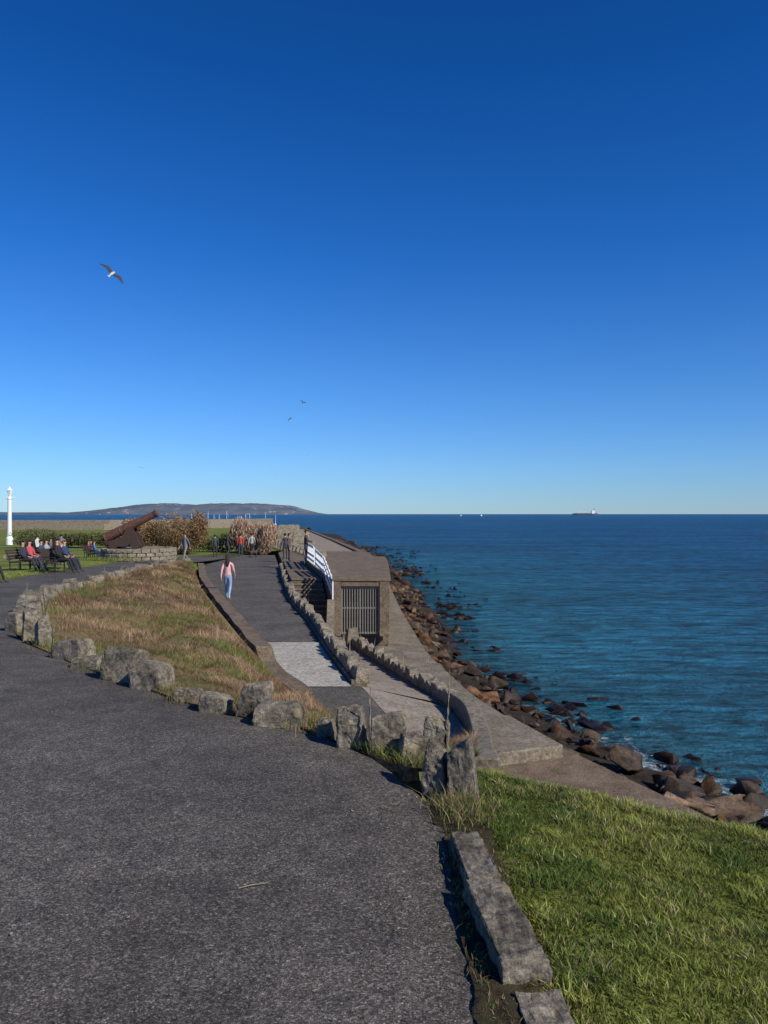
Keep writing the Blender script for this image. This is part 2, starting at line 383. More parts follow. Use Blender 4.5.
# ---- terrace, stairs, gate
yT=[30,34,43,49,60,70,95,160,210]; xT1_=[-1.95,-2.75,-4.35,-5.1,-6.6,-8,-12,-22,-32]; xT2_=[.2,.2,.12,-.1,-1.2,-2.6,-6.2,-16,-26]
xT1=lambda y:float(np.interp(y,yT,xT1_)); xT2=lambda y:float(np.interp(y,yT,xT2_))
W=Acc()
def solid(acc,ys,fl,fr,zb,zt,mi=0):
    V=[];F=[]
    for y in ys:
        for x,z in ((fl(y),zb),(fr(y),zb),(fr(y),zt),(fl(y),zt)): V.append((x,y,z))
    n=len(ys)
    for i in range(n-1):
        for k in range(4):
            a=i*4+k;b=i*4+(k+1)%4; F.append((a,b,b+4,a+4))
    F.append((3,2,1,0)); F.append(tuple((n-1)*4+k for k in range(4))); acc.add(V,F,mi)
solid(W,np.linspace(30.9,46,30),xT1,xT2,-4.2,-1.05)
solid(W,np.linspace(30.25,46,30),lambda y:xT1(y)-.06,lambda y:xT2(y)+.06,-1.047,-.93)
for cx,sx in ((-1.88,.36),(.02,.4)):
    W.add(*box(cx,30.48,-2.13,sx,.42,2.16))
W.add(*box(-.93,30.5,-1.155,1.52,.4,.2))
solid(W,np.linspace(33.7,46,20),lambda y:xC(y)+.25,lambda y:xT1(y)-.065,-3.5,-1.2)
solid(W,np.linspace(46.01,62,20),lambda y:xC(y)+.25,lambda y:xT2(y),-4.5,-1.4)
o=fix_n(W.build('sea_terrace',[M['conc3']]))
md=o.modifiers.new('b','BEVEL'); md.width=.02; md.segments=2; md.limit_method='ANGLE'
W=Acc()
for i in range(11):
    y=29.3+i*.4; z=-3.2+(i+1)*.182
    solid(W,[y,y+.4],lambda yy:xC(yy)+.27,lambda yy:xT1(max(yy,30))-.07,-3.5,z)
    solid(W,[y-.03,y+.06],lambda yy:xC(yy)+.275,lambda yy:xT1(max(yy,30))-.075,z-.05,z+.004,1)
fix_n(W.build('stone_stairs',[M['conc3'],M['conc2']]))
W=Acc()
wall(W,[(-1.95,28.0),(-2.08,30.2)],.28,lambda i:-3.5,lambda i:[-2.5,-1.75][i])
V,F=hull(.42,.42,.75,77,amp=.02,cuts=2,jit=.06); W.add(V,F,0,place(-1.1,26.9,-3.1,.2))
fix_n(W.build('gate_pillar',[M['conc2']]))
G=Acc()
x0,x1,zb_,zt_=-1.69,-.19,-3.15,-1.27
G.add(*box((x0+x1)/2,30.45,zb_+.06,x1-x0,.05,.06)); G.add(*box((x0+x1)/2,30.45,zt_-.05,x1-x0,.05,.06)); G.add(*box((x0+x1)/2,30.45,(zb_+zt_)/2+.1,x1-x0,.05,.05))
n=15
for i in range(n):
    x=x0+.03+(x1-x0-.06)*i/(n-1); wd=.05 if i in(0,7,n-1) else .035
    G.add(*box(x,30.42,(zb_+zt_)/2,wd,.035,zt_-zb_-.02))
G.build('metal_gate',[M['gate']])
# white railing panels
for k,(ya,yb,za) in enumerate([(30.3,33.0,-.93),(33.6,37.2,-.93),(38.2,44.5,-.93)]):
    R=Acc(); nn=max(2,int((yb-ya)/.45))
    drop=[-.7,-.12,.0][k]; H=[.66,.75,.85][k]
    def xr(y): return xT1(y)+.0-(.05 if k==0 else 0)
    for zz,hh in ((.12,.12),(.37,.12),(H-.04,.13)):
        yy=[ya,yb]; V=[]
        for y in yy:
            b=za+drop*(1-(y-ya)/(yb-ya))+zz
            V+=[(xr(y)-.02,y,b),(xr(y)+.02,y,b),(xr(y)+.02,y,b+hh),(xr(y)-.02,y,b+hh)]
        R.add(V,[(3,2,1,0),(4,5,6,7)]+[(i,(i+1)%4,4+(i+1)%4,4+i) for i in range(4)])
    for i in range(nn+1):
        y=ya+(yb-ya)*i/nn
        b=za+drop*(1-(y-ya)/(yb-ya)); R.add(*box(xr(y)+.05,y,b+H/2-.06,.055,.07,H+.16))
    fix_n(R.build('white_railing',[M['white']]))

# ---- sea promenade, slab, ledge
yR=[4,8,11.5,13.6,17.8,19.5,22.3,28.9,40.9,59,80,110,200]; xR_=[10.2,8,6.6,5.9,4.2,3.2,2.5,1.6,.95,.3,-2.6,-6,-21]
xR=lambda y:float(np.interp(y,yR,xR_))
def xI(y): return xD(y)+.1 if y<30 else min(xT2(y)-.05,xR(y)-.2)
W=Acc(); solid(W,np.linspace(19.5,62,40),xI,xR,-6.0,-3.6)
fix_n(W.build('sea_promenade',[M['conc2']]))
W=Acc()
V=[(1.2,16.1),(4.0,17.2),(3.2,19.75),(.3,19.6)]; 
W.add([(x,y,z) for z in(-4.5,-3.55) for x,y in V],[(3,2,1,0),(4,5,6,7),(0,1,5,4),(1,2,6,5),(2,3,7,6),(3,0,4,7)])
o=fix_n(W.build('concrete_slab',[M['conc2']])); md=o.modifiers.new('b','BEVEL'); md.width=.03; md.segments=2
W=Acc(); solid(W,np.linspace(4,19.4,20),lambda y:(1.3 if y>9 else 3.5+(9-y)*.6),xR,-6.2,-3.83)
solid(W,np.linspace(4,17.2,20),lambda y:xR(y)-.02,lambda y:xR(y)+.5,-6.2,-4.12)
o=fix_n(W.build('sea_ledge',[M['conc3']]))

# ---- grass bank (right)
def gz(x,y):
    s=(y-(5.43-.517*x))/1.126
    t=s+.35; z=-.075*max(x-.5,0)-.01*max(0,x-3)**1.5
    if x<.6: z-=.02
    if t>0: z-= .75*t*t if t<.7 else .3675+1.05*(t-.7)
    if x>4: z-= .5*(x-4)*.5
    return max(z+.035*fbm(x,y,1.1,8)*min(1,max(0,(x-.5)*3)),-4.3)
rows=[]
for i in range(110):
    y=-5+19*i/109; r=[]
    for j in range(90):
        x=.22+ (j/89)**1.4*12; 
        if y>5.2: x=max(x,float(np.interp(y,[5.2,6.9,8.7,10.9,14],[.74,.9,1.14,1.38,1.4])))
        z=gz(x,y)
        r.append((x,y,z-.012))
    rows.append(r)
fix_up(obj('grass_bank',*grid(rows),M['lawn'],smooth=True))
n=190000
X=rng.uniform(.46,3.4,n); Y=rng.uniform(1.6,6.4,n)
keep=(Y<5.43-.517*X+.9)&(X<Y*.56+.35)&~((X<.56)&(Y<4.0)&(rng.random(n)<.4))&((Y<5.1)|(X>.8))
X=X[keep];Y=Y[keep]
Z=np.array([gz(a,b) for a,b in zip(X,Y)])-.012
P=np.stack([X,Y,Z],1)
n1=np.array([fbm(a,b,2.2,21) for a,b in zip(X,Y)]); n2=np.array([fbm(a,b,8,31) for a,b in zip(X,Y)]); n3=np.array([fbm(a,b,1.3,44) for a,b in zip(X,Y)])
bl=np.clip(n1*2.2+.55,0,1)[:,None]
col=bl*np.array([.26,.29,.06])+(1-bl)*np.array([.10,.15,.028])
dry=(rng.random(len(X))<.08+.24*np.clip(n3+n2*.5,0,1)); col[dry]=[.38,.32,.16]
col*=rng.uniform(.5,1.35,(len(X),1))*(.75+.6*np.clip(n2+.4,0,1))[:,None]
h=(.012+.030*np.clip(n2+.45,0,1.2)+.01*np.clip(n1,0,1))*rng.uniform(.6,1.4,len(X))
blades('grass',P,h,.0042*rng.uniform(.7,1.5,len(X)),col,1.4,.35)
# tufts among stones
pts=[];hh=[]
cl=[(.42,4.02,.08,300),(.36,4.2,.06,160),(.46,4.2,.08,200),(.38,3.8,.05,160),(-.5,5.85,.14,260),(-.3,5.8,.12,160),(.12,5.3,.1,120),(-1.7,6.8,.15,260),(-1.2,6.55,.15,160),(-2.9,8.3,.2,200),(.33,3.2,.022,160),(.345,2.7,.022,180),(.37,2.3,.025,180),(.33,3.6,.022,120),(.52,3.6,.06,160),(.57,2.9,.05,200),(.6,2.4,.05,200),(.45,3.22,.03,120),(.5,2.55,.05,200),(.5,2.25,.06,350),(.46,2.1,.06,300),(-4.2,10,.25,200)]
for cx,cy,rr,nn in cl:
    for _ in range(nn):
        a=random.gauss(0,rr);b=random.gauss(0,rr*(6 if cy<3.9 and cx<.4 else (3 if cy<3.9 else 1))); pts.append((cx+a,cy+b,zp(cy+b)-.01)); hh.append(random.uniform(.04,.13) if cy>3.9 else random.uniform(.01,.035))
P=np.array(pts); k=rng.random(len(P))[:,None]
col=np.where(k<.6,np.array([[.32,.24,.12]]),np.array([[.14,.18,.04]]))*rng.uniform(.5,1.3,(len(P),1))
blades('weeds',P,np.array(hh),np.full(len(P),.005),col,1.2,.5)
# soil strip along the path edge
rows=[]
for i in range(200):
    y=-2+6.6*i/199; e=.345 if y<4 else .30; r=[]
    for j in range(12):
        x=e-.045+ .022*fbm(1,y,7,3)+j*.022; r.append((x,y,-.008+.010*math.sin(math.pi*j/11)+.022*max(-.3,fbm(x,y,18,6))))
    rows.append(r)
fix_up(obj('soil_edge',*grid(rows),M['soil'],smooth=True))
# litter on the path
a=Acc()
a.add(*tube([(-.62,3.28,.008),(-.57,3.30,.012),(-.50,3.33,.008)],[.0018,.0022,.001],5))
for _ in range(46):
    x=random.uniform(-2.2,.2);y=random.uniform(2.4,6)
    if random.random()<.55: y=random.uniform(2.4,4.5); x=.28-abs(random.gauss(0,.25))
    an=random.uniform(0,6.3);s=random.uniform(.004,.009); u=Vector((math.cos(an),math.sin(an),.2))*s; v_=Vector((-math.sin(an),math.cos(an),.3))*s*.6; c_=Vector((x,y,.012))
    a.add([c_-u,c_+v_,c_+u,c_-v_],[(0,1,2),(0,2,3)])
a.build('twig_litter',[plain('litter_mat',(.3,.22,.12),.9,var=.3)])
# left lawn grass near path edge
n=26000; Yl=rng.uniform(18,48,n); xl=np.interp(Yl,[l[1] for l in L],[l[0] for l in L])-rng.uniform(0,9,n)
P=np.stack([xl,Yl,np.array([zp(y) for y in Yl])],1)
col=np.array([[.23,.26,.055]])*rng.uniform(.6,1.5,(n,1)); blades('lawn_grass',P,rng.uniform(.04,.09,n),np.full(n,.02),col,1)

# ---- plaza and far land
rows=[]
for y,za in ((42.9,-1.12),(46,-1.3),(52,-1.5),(60,-1.66),(80,-1.7),(120,-1.7),(160,-1.75),(205,-1.9),(225,-4.2)):
    r=[]
    for x in (-420,-200,-90,-50,-30,-20,-15,-11.2): r.append((x,y,za) if not (y>100 and x>-16) else (min(x,xT2(y)-.5),y,za))
    for t in (.1,.3,.6,1): 
        xe=xT2(y) if y>60 else xB(y)+.1; x0_=min(-11.2,xe-.6); r.append((x0_+(xe-x0_)*t,y,min(za,-1.61)))
    rows.append(r)
fix_up(obj('far_lawn_ground',*grid(rows),M['lawn']))
fix_up(obj('promenade_path',*strip(60,205,30,lambda y:xT2(y)-6,lambda y:xT2(y)-.3,flat(-1.64),flat(-1.64)),M['ramp']))
fix_up(obj('plaza_path',*strip(43,60,8,lambda y:-15,lambda y:-11.1,lambda y:float(np.interp(y,[43,46,52,60],[-1.1,-1.28,-1.48,-1.64]))+.01,lambda y:float(np.interp(y,[43,46,52,60],[-1.1,-1.28,-1.48,-1.64]))+.01),M['asphalt2']))
W=Acc(); ys=np.linspace(62.05,212,50); solid(W,ys,lambda y:xT2(y)-.4,lambda y:xT2(y)+.1,-5,-1.5)
fix_n(W.build('sea_wall',[M['conc3']]))
# ---- shore slope + rocks
yW=[8,13,21,27,36,56,117,257]; xW_=[13,10.2,7.7,5.3,3.9,3.6,.6,-15]
xW=lambda y:float(np.interp(y,yW,xW_))
rows=[]
for y in np.concatenate([np.linspace(2,60,60),np.linspace(63,260,60)]):
    a=xR(y)-.3; b=xW(y); r=[]
    for j in range(16):
        t=j/15; x=a+(b-a)*t*1.6; u=t*1.6
        z=-4.75+(SEA+4.75)*u if u<1 else SEA-.9*(u-1)*2; r.append((x,y,z-.02+.16*fbm(x,y,.8,6)))
    rows.append(r)
fix_up(obj('shingle_shore',*grid(rows),M['shingle'],smooth=True))
protos=[]
for k in range(16):
    r=random.Random(900+k); bm=bmesh.new()
    for _ in range(11):
        v=Vector((r.gauss(0,1),r.gauss(0,1),r.gauss(0,1))).normalized(); bm.verts.new((v.x*.5,v.y*.5*r.uniform(.6,1.1),v.z*.36*r.uniform(.7,1.1)))
    bmesh.ops.convex_hull(bm,input=bm.verts); bmesh.ops.delete(bm,geom=[v for v in bm.verts if not v.link_faces],context='VERTS')
    bmesh.ops.bevel(bm,geom=bm.edges[:],offset=.012,segments=1,affect='EDGES'); bmesh.ops.triangulate(bm,faces=bm.faces)
    bmesh.ops.subdivide_edges(bm,edges=bm.edges[:],cuts=1); bmesh.ops.triangulate(bm,faces=bm.faces); bm.normal_update()
    for v in bm.verts: v.co+=v.normal*.045*mn.fractal(v.co*4+Vector((k,0,0)),1,2,3)
    bm.verts.index_update()
    protos.append((np.array([v.co[:] for v in bm.verts]),np.array([[v.index for v in f.verts] for f in bm.faces]))); bm.free()
VV=[];FF=[];CC=[];off=0
def addrock(x,y,z,s,fl=1,tint=None):
    global off
    V,F=protos[random.randrange(16)]
    R=np.array((Matrix.Rotation(random.uniform(0,6.3),3,'Z')@Matrix.Rotation(random.uniform(-.6,.6),3,'X')).to_3x3())
    Q=(V*s*np.array([1,random.uniform(.6,1.2),fl*random.uniform(.8,1.3)]))@R.T+np.array([x,y,z]); VV.append(Q); FF.append(F+off); off+=len(V)
    if tint is None:
        q=random.random(); tint=[.8,.75,.68] if q<.6 else ([1.25,.9,.62] if q<.87 else [2.0,1.85,1.6])
    CC.append(np.tile(np.array(tint)*random.uniform(.6,1.3),(len(V),1)))
for i in range(1150):
    y=8+ (random.random()**1.6)*190
    a=xR(y)+.2;b=xW(y); t=random.random()
    x=a+(b-a)*t; z=-4.75+(SEA+4.75)*t; s=random.choice([random.uniform(.2,.5),random.uniform(.25,.6),random.uniform(.5,1.05)])*(1+ y/260)
    if fbm(x,y,.35,77)<-.2 and s>.4: continue
    addrock(x,y,z+.03*s,s)
# rocks standing in the water, thinning outwards
for i in range(700):
    y=14+(random.random()**1.4)*150; dd=abs(random.gauss(0,1))*(1.2+y*.016)
    if fbm(xW(y)+dd,y,.13,91)<-.05: continue
    s=random.uniform(.3,1.1)*(1+y/260); addrock(xW(y)+dd,y,SEA-.10*s-.02*dd,s,1.0,[.75,.62,.48])
for x,y,s,c in ((5.2,19.3,1.2,1),(5.7,18.6,.8,0),(4.4,20.3,1.1,1),(4.9,20.9,.9,0),(6.4,20.4,1.2,0),(7.0,17.6,1.4,2),(6.9,16.2,1.2,2),(7.9,17.6,1.6,2),(7.4,19.0,1.3,0),(5.0,22.5,1.0,0),(6.0,22.6,.8,0),(3.7,24.5,1.1,1),(3.6,27,1.1,1),(8.6,17.9,1.1,0),(6.3,17.3,1.1,2),(8.9,18.9,.9,0),(7.9,20.2,.8,0),(9.3,19.6,.7,0),(8.8,16.9,1.3,2)):
    addrock(x,y,SEA+.2 if x>6.5 else SEA+.5,s,.9,[[.7,.7,.7],[1.6,1.1,.75],[2.6,2.5,2.3]][c])
for cx,cy,nn in ((5.5,58,18),(4.6,52,14),(4.9,40,9),(6.8,25.5,7),(3.2,90,14)):
    for i in range(nn):
        y=random.gauss(cy,1.6*cy/50);x=cx+random.gauss(0,.7); addrock(x,y,SEA-.06,random.uniform(.5,1.3),.8,[.75,.6,.45])
tri_mesh('shore_rocks',np.concatenate(VV),np.concatenate(FF),np.concatenate(CC),M['rock'])
# ---- sea
xs=np.concatenate([-np.geomspace(30000,30,30),np.arange(-28,40,1.0),np.geomspace(41,30000,36)])
ysea=np.concatenate([[-300,-50,-10],np.arange(0,90,1.0),np.geomspace(91,60000,60)])
XX,YY=np.meshgrid(xs,ysea); V=np.stack([XX.ravel(),YY.ravel(),np.full(XX.size,SEA)],1)
nx=len(xs);ny=len(ysea); I=np.arange(nx*ny).reshape(ny,nx)
F=np.stack([I[:-1,:-1].ravel(),I[:-1,1:].ravel(),I[1:,1:].ravel(),I[1:,:-1].ravel()],1)
dist=V[:,0]-np.interp(V[:,1],yW,xW_); fade=np.clip((230-V[:,1])/150,0,1)
f=np.exp(-np.clip(dist-.4,0,50)/2.6)*np.clip(1.35-V[:,1]/45,.3,1)*fade
shal=np.exp(-np.clip(dist,0,500)/30.0)*fade; nearshore=np.exp(-np.clip(dist,0,500)/3.0)*fade
m,nt,b=newmat('sea_mat'); Pp,_=coords(nt)
at=N(nt,'ShaderNodeAttribute'); at.attribute_name='col'; sp=N(nt,'ShaderNodeSeparateColor'); nt.links.new(at.outputs['Color'],sp.inputs[0])
w1=noise(nt,Pp,.55,6,.6,.4,(1,1.6,1)); w2=noise(nt,Pp,2.6,5,.6,.3,(1,1.5,1)); w3=noise(nt,Pp,.012,4,.55,0,(.5,3,1)); w4=noise(nt,Pp,.12,5,.6,0,(.6,2.2,1))
w5=noise(nt,Pp,1.0,5,.7,.3,(.5,1.7,1)); w6=noise(nt,Pp,.07,4,.7,.2,(.35,2.6,1))
c=ramp(nt,[(.3,(.006,.066,.175)),(.7,(.010,.100,.225))],w3).outputs[0]
c=mix(nt,ramp(nt,[(.38,0.0),(.68,.6)],w4).outputs[0],c,(.004,.045,.13))
c=mix(nt,ramp(nt,[(0,0.0),(1,.7)],sp.outputs[1]).outputs[0],c,(.020,.14,.175))
c=mix(nt,ramp(nt,[(.25,0.0),(1,.7)],sp.outputs[2]).outputs[0],c,(.03,.06,.06))
c=mix(nt,1.0,c,ramp(nt,[(.36,.25),(.50,.95),(.64,1.85)],w5).outputs[0],'MULTIPLY')
c=mix(nt,1.0,c,ramp(nt,[(.35,.7),(.65,1.3)],w6).outputs[0],'MULTIPLY')
fn=noise(nt,Pp,1.6,8,.75,1.2); 
ml=N(nt,'ShaderNodeMath',operation='MULTIPLY'); nt.links.new(fn,ml.inputs[0]); 
ad=N(nt,'ShaderNodeMath',operation='ADD'); nt.links.new(sp.outputs[0],ad.inputs[0]); ad.inputs[1].default_value=.40
nt.links.new(ad.outputs[0],ml.inputs[1])
fm=ramp(nt,[(.58,0.0),(.76,.85)],ml.outputs[0]).outputs[0]
c=mix(nt,fm,c,(.55,.6,.62))
p=bump(nt,None,w1,1.0,1.3); p=bump(nt,None,w2,1.0,.3,p)
df=N(nt,'ShaderNodeBsdfDiffuse'); nt.links.new(c,df.inputs[0]); nt.links.new(p,df.inputs['Normal'])
gl=N(nt,'ShaderNodeBsdfGlossy'); gl.inputs['Roughness'].default_value=.12; nt.links.new(p,gl.inputs['Normal'])
fr_=N(nt,'ShaderNodeFresnel'); fr_.inputs['IOR'].default_value=1.33; nt.links.new(p,fr_.inputs['Normal'])
mn_=N(nt,'ShaderNodeMath',operation='MINIMUM'); nt.links.new(fr_.outputs[0],mn_.inputs[0]); mn_.inputs[1].default_value=.24
ms=N(nt,'ShaderNodeMixShader'); nt.links.new(mn_.outputs[0],ms.inputs[0]); nt.links.new(df.outputs[0],ms.inputs[1]); nt.links.new(gl.outputs[0],ms.inputs[2])
nt.links.new(ms.outputs[0],nt.nodes['Material Output'].inputs[0]); nt.nodes.remove(b)
cc=np.stack([f,shal,nearshore],1)
tri_mesh('sea',V,F,cc,m)

# ---- hills
def hill(name,prof,Y0,depth,col,hs=1.0):
    rows=[];px=[p[0] for p in prof];ph=[p[1] for p in prof]
    for i in range(140):
        x=px[0]+(px[-1]-px[0])*i/139; hgt=float(np.interp(x,px,ph)); r=[]
        for j in range(14):
            t=j/13; e=math.sin(math.pi*min(1,t*1.0))**.7
            z=SEA-2+hgt*e*(1+.18*fbm(x/500,t*4,1,3)+.06*fbm(x/90,t*9,1,5)); r.append((x,Y0+depth*t,z))
        rows.append(r)
    return fix_up(obj(name,*grid(rows),col,smooth=True))
m,nt,b=newmat('headland_mat'); Pp,_=coords(nt)
n1=noise(nt,Pp,.004,6,.6); c=ramp(nt,[(.35,(.07,.10,.16)),(.55,(.115,.14,.17)),(.7,(.17,.175,.18))],n1).outputs[0]  # distance haze painted into the hills' blue-grey base colour
v=N(nt,'ShaderNodeTexVoronoi'); v.inputs['Scale'].default_value=.012; nt.links.new(Pp,v.inputs['Vector'])
n2=noise(nt,Pp,.0015,3,.5)
wh=ramp(nt,[(.16,1.0),(.26,0.0)],v.outputs['Distance']).outputs[0]
wh=mix(nt,1.0,wh,ramp(nt,[(.45,0.0),(.55,.8)],n2).outputs[0],'MULTIPLY'); c=mix(nt,wh,c,(.5,.5,.48))
nt.links.new(c,b.inputs['Base Color']); b.inputs['Roughness'].default_value=1; b.inputs['Specular IOR Level'].default_value=0
hill('headland_hills',[(-4000,8),(-3500,30),(-3250,60),(-2950,85),(-2740,118),(-2500,128),(-2200,116),(-1900,130),(-1560,128),(-1250,116),(-1050,100),(-930,62),(-780,26),(-640,3)],8000,1800,m)
hill('distant_coast_hills',[(-9000,60),(-7000,45),(-6000,55),(-5200,34),(-4200,30),(-3300,14)],10000,1200,m)

# ---- harbour pier wall + far bits
W=Acc(); wall(W,[(-330,190),(-120,165),(-60,168),(-36,200),(-34,225)],3,lambda i:-6,lambda i:.3)
wall(W,[(-330,187),(-120,162),(-60,165),(-38,196)],2,lambda i:-6,lambda i:-.5)
fix_n(W.build('harbour_pier',[M['wallstone']]))
W=Acc()
for x,y,w_,d,h_ in ((-10.4,84,2.6,3,2.1),(-8.6,80,1.8,3,1.5),(-12,88,3.5,3,1.7)):
    V,F=hull(w_,d,h_,int(x*10)%97,amp=.06,cuts=2,jit=.05); W.add(V,F,0,place(x,y,-1.7,.1))
for i in range(14):
    V,F=hull(1.0,.8,.8,820+i,amp=.04,cuts=1,jit=.1); W.add(V,F,0,place(-11+i*.5,78-i*1.9,-1.7,.2))
fix_n(W.build('stone_shelter_wall',[M['wallstone']]))
def boat(x,y,h_,rot):
    a=Acc(); L_=h_*.8; rows=[]
    for i in range(9):
        t=i/8; wd=.16*L_*math.sin(math.pi*min(1,.25+t*.75))**.6*(1 if t<.95 else .1); xx=(t-.5)*L_
        rows.append([(xx,-wd,.9),(xx,-wd*.7,.1),(xx,0,-.3),(xx,wd*.7,.1),(xx,wd,.9)])
    V,F=grid(rows); a.add(V,F,0); a.add([r[0] for r in rows]+[r[4] for r in rows],[tuple(range(9))+tuple(range(17,8,-1))],0)
    a.add(*box(-.05*L_,0,1.2,.35*L_,.13*L_,.6),0); a.add(*tube([(0,0,.8),(0,0,h_)],[.12,.07],6),0)
    a.add(*tube([(0,0,2),(-.4*L_,0,2)],.14,6),0); a.add(*tube([(.48*L_,0,.9),(0,0,h_*.95)],.03,4),0)
    o=a.build('sailing_boat',[M['white']]); o.location=(x,y,SEA); o.rotation_euler=(0,0,rot); return o
for i in range(10): boat(-104+i*4.6+random.uniform(-1,1),420+random.uniform(-30,40),random.uniform(6.5,8.8),random.uniform(0,3))
def yacht_sail(x,y,s):
    a=Acc(); a.add(*ellipsoid((0,0,.3),(3,.8,.6),10,6),0); a.add([(0,0,1),(-2.4,0,1.2),(0,.1,8)],[(0,1,2)],0); a.add([(.2,0,1),(2.4,0,.9),(.1,.1,7)],[(0,1,2)],0)
    a.add(*tube([(0,0,.3),(0,0,8.3)],.07,6),0)
    o=a.build('sailing_boat',[M['white']]); o.location=(x,y,SEA); o.scale=(s,s,s); return o
yacht_sail(260,2600,.8); yacht_sail(360,2850,.9); yacht_sail(330,2600,.8)
# cargo ship
a=Acc(); rows=[]
for i in range(15):
    t=i/14; xx=(t-.5)*130; wd=10*(min(1,(1-t)*6))**.6*(min(1,.6+t*3)); top=9 if t>.12 else 10
    if t>.9: top=11.5
    rows.append([(xx,-wd,top),(xx,-wd*.85,-2),(xx,wd*.85,-2),(xx,wd,top)])
V,F=grid(rows); a.add(V,F,0); a.add([r[0] for r in rows]+[r[3] for r in rows],[tuple(range(15))+tuple(range(29,14,-1))],0)
a.add(*box(40,0,17,16,16,16),1); a.add(*box(42,0,26,12,18,3),1); a.add(*box(46,0,30,5,5,7),0); a.add(*tube([(38,0,27),(38,0,36)],.5,6),1)
for xx in (-45,-20,5): a.add(*box(xx,0,10.2,18,14,2.4),2)
for xx in (-32,-7): a.add(*tube([(xx,0,9),(xx,0,24)],1,6),1); a.add(*tube([(xx,0,22),(xx+14,0,17)],.5,6),1)
o=a.build('cargo_ship',[plain('hull_paint_mat',(.05,.07,.12),.6),M['white'],M['rust']]); o.location=(1045,4000,SEA)
# lamp post
def lamp(x,y,z,h_):
    a=Acc(); a.add(*lathe([(.34,0),(.34,.7),(.24,.85),(.22,1.5),(.19,h_*.8),(.26,h_*.81),(.15,h_*.84),(.12,h_*.86)],12))
    a.add(*lathe([(.12,h_*.86),(.3,h_*.95),(.36,h_*.955),(.12,h_*.99),(.03,h_*1.03)],6)); a.add(*tube([(-.5,0,h_*.83),(.5,0,h_*.83)],.05,6))
    o=a.build('street_lamp',[M['white']],False); o.location=(x,y,z); return o
lamp(-38.9,80,-1.6,5.9)
# round stone emplacement + cannon
a=Acc()
for ring in range(4):
    for k in range(26):
        an=2*math.pi*(k+.5*(ring%2))/26; V,F=hull(.52,.42,.24,1200+ring*40+k,amp=.015,cuts=1,jit=.1,sink=.0)
        a.add(V,F,0,place(-15.9+2.15*math.cos(an),50+2.15*math.sin(an),-1.55+ring*.24,an+math.pi/2))
V,F=lathe([(1.98,0),(1.98,.9)],24); a.add(V,F,0,Matrix.Translation((-15.9,50,-1.55)))
for k in range(12):
    V,F=hull(.6,.45,.5,1400+k,amp=.02,cuts=1,jit=.1); a.add(V,F,0,place(-19.9+k*.02-k*.32,47+.05*k,-1.4,.1))
fix_n(a.build('stone_emplacement',[M['wallstone']]))
a=Acc()
prof=[(0.05,-.28),(.1,-.2),(.07,-.1),(.32,0),(.36,.05),(.33,.15),(.31,1.1),(.34,1.15),(.29,1.2),(.25,2.4),(.21,3.5),(.26,3.65),(.27,3.75),(.12,3.78)]
V,F=lathe(prof,16); T=Matrix.Translation((-18.1,50,.02))@Matrix.Rotation(math.radians(64),4,'Y'); a.add(V,F,0,T)
for sy in(-.36,.36):
    V=[(-17.9,50+sy-.06,-.5),(-15.6,50+sy-.06,-.5),(-15.9,50+sy-.06,.05),(-16.2,50+sy-.06,.75),(-16.6,50+sy-.06,.7),(-16.9,50+sy-.06,.1),(-17.9,50+sy-.06,-.2)]
    k=len(V); V+= [(x,y+.12,z) for x,y,z in V]; a.add(V,[tuple(reversed(range(k))),tuple(range(k,2*k))]+[(i,(i+1)%k,k+(i+1)%k,k+i) for i in range(k)],1)
    for cx in(-17.4,-16.0):
        V,F=lathe([(.3,0),(.3,.12)],14); a.add(V,F,1,Matrix.Translation((cx,50+sy*1.3,-.36))@Matrix.Rotation(math.pi/2,4,'X'))
fix_n(a.build('cannon',[M['rust'],plain('carriage_mat',(.05,.028,.02),.8,var=.3)]))
# ---- bushes
def bush(name,cx,cy,z0,rx,ry,h_,n,cols,leaf=.09,lobes=9,up=0):
    L0=[]
    for i in range(lobes):
        L0.append((cx+random.uniform(-.7,.7)*rx,cy+random.uniform(-.6,.6)*ry,z0+h_*random.uniform(.25,.72),random.uniform(.3,.5)))
    Lb=np.array(L0); k=rng.integers(0,lobes,n); d=rng.normal(size=(n,3)); d/=np.linalg.norm(d,axis=1)[:,None]
    r=rng.uniform(.25,1.08,n)**.5*Lb[k,3]
    P=Lb[k,:3]+d*np.stack([r*rx,r*ry,r*h_*.8],1); P[:,2]=np.maximum(P[:,2],z0+.02)
    a=rng.normal(size=(n,3)); a/=np.linalg.norm(a,axis=1)[:,None]; b_=rng.normal(size=(n,3)); b_=np.cross(a,b_); b_/=np.linalg.norm(b_,axis=1)[:,None]
    if up: a=a*.35+np.array([0,0,1]); a/=np.linalg.norm(a,axis=1)[:,None]
    s=leaf*rng.uniform(.5,1.3,n)[:,None]
    V=np.stack([P-a*s*(1+up),P+b_*s*.4,P+a*s*(1+up),P-b_*s*.4],1).reshape(-1,3); F=np.arange(4*n).reshape(n,4)
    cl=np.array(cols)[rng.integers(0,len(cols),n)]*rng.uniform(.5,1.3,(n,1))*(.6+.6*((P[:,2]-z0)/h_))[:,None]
    return tri_mesh(name,V,F,np.repeat(cl,4,0),M['leaf'])
br=[(.34,.19,.1),(.38,.25,.13),(.24,.14,.07),(.18,.15,.06)]
bush('brown_shrub',-18.2,60,-1.65,2.9,1.6,3.3,16000,br,.075,12)
bush('brown_shrub',-15.4,62,-1.65,2.3,1.6,3.6,15000,br,.075,12)
pc=[(.5,.33,.22),(.42,.27,.18),(.56,.4,.28)]
bush('pampas_grass',-11.3,65,-1.65,1.8,1.4,3.2,18000,pc,.08,14,.6)
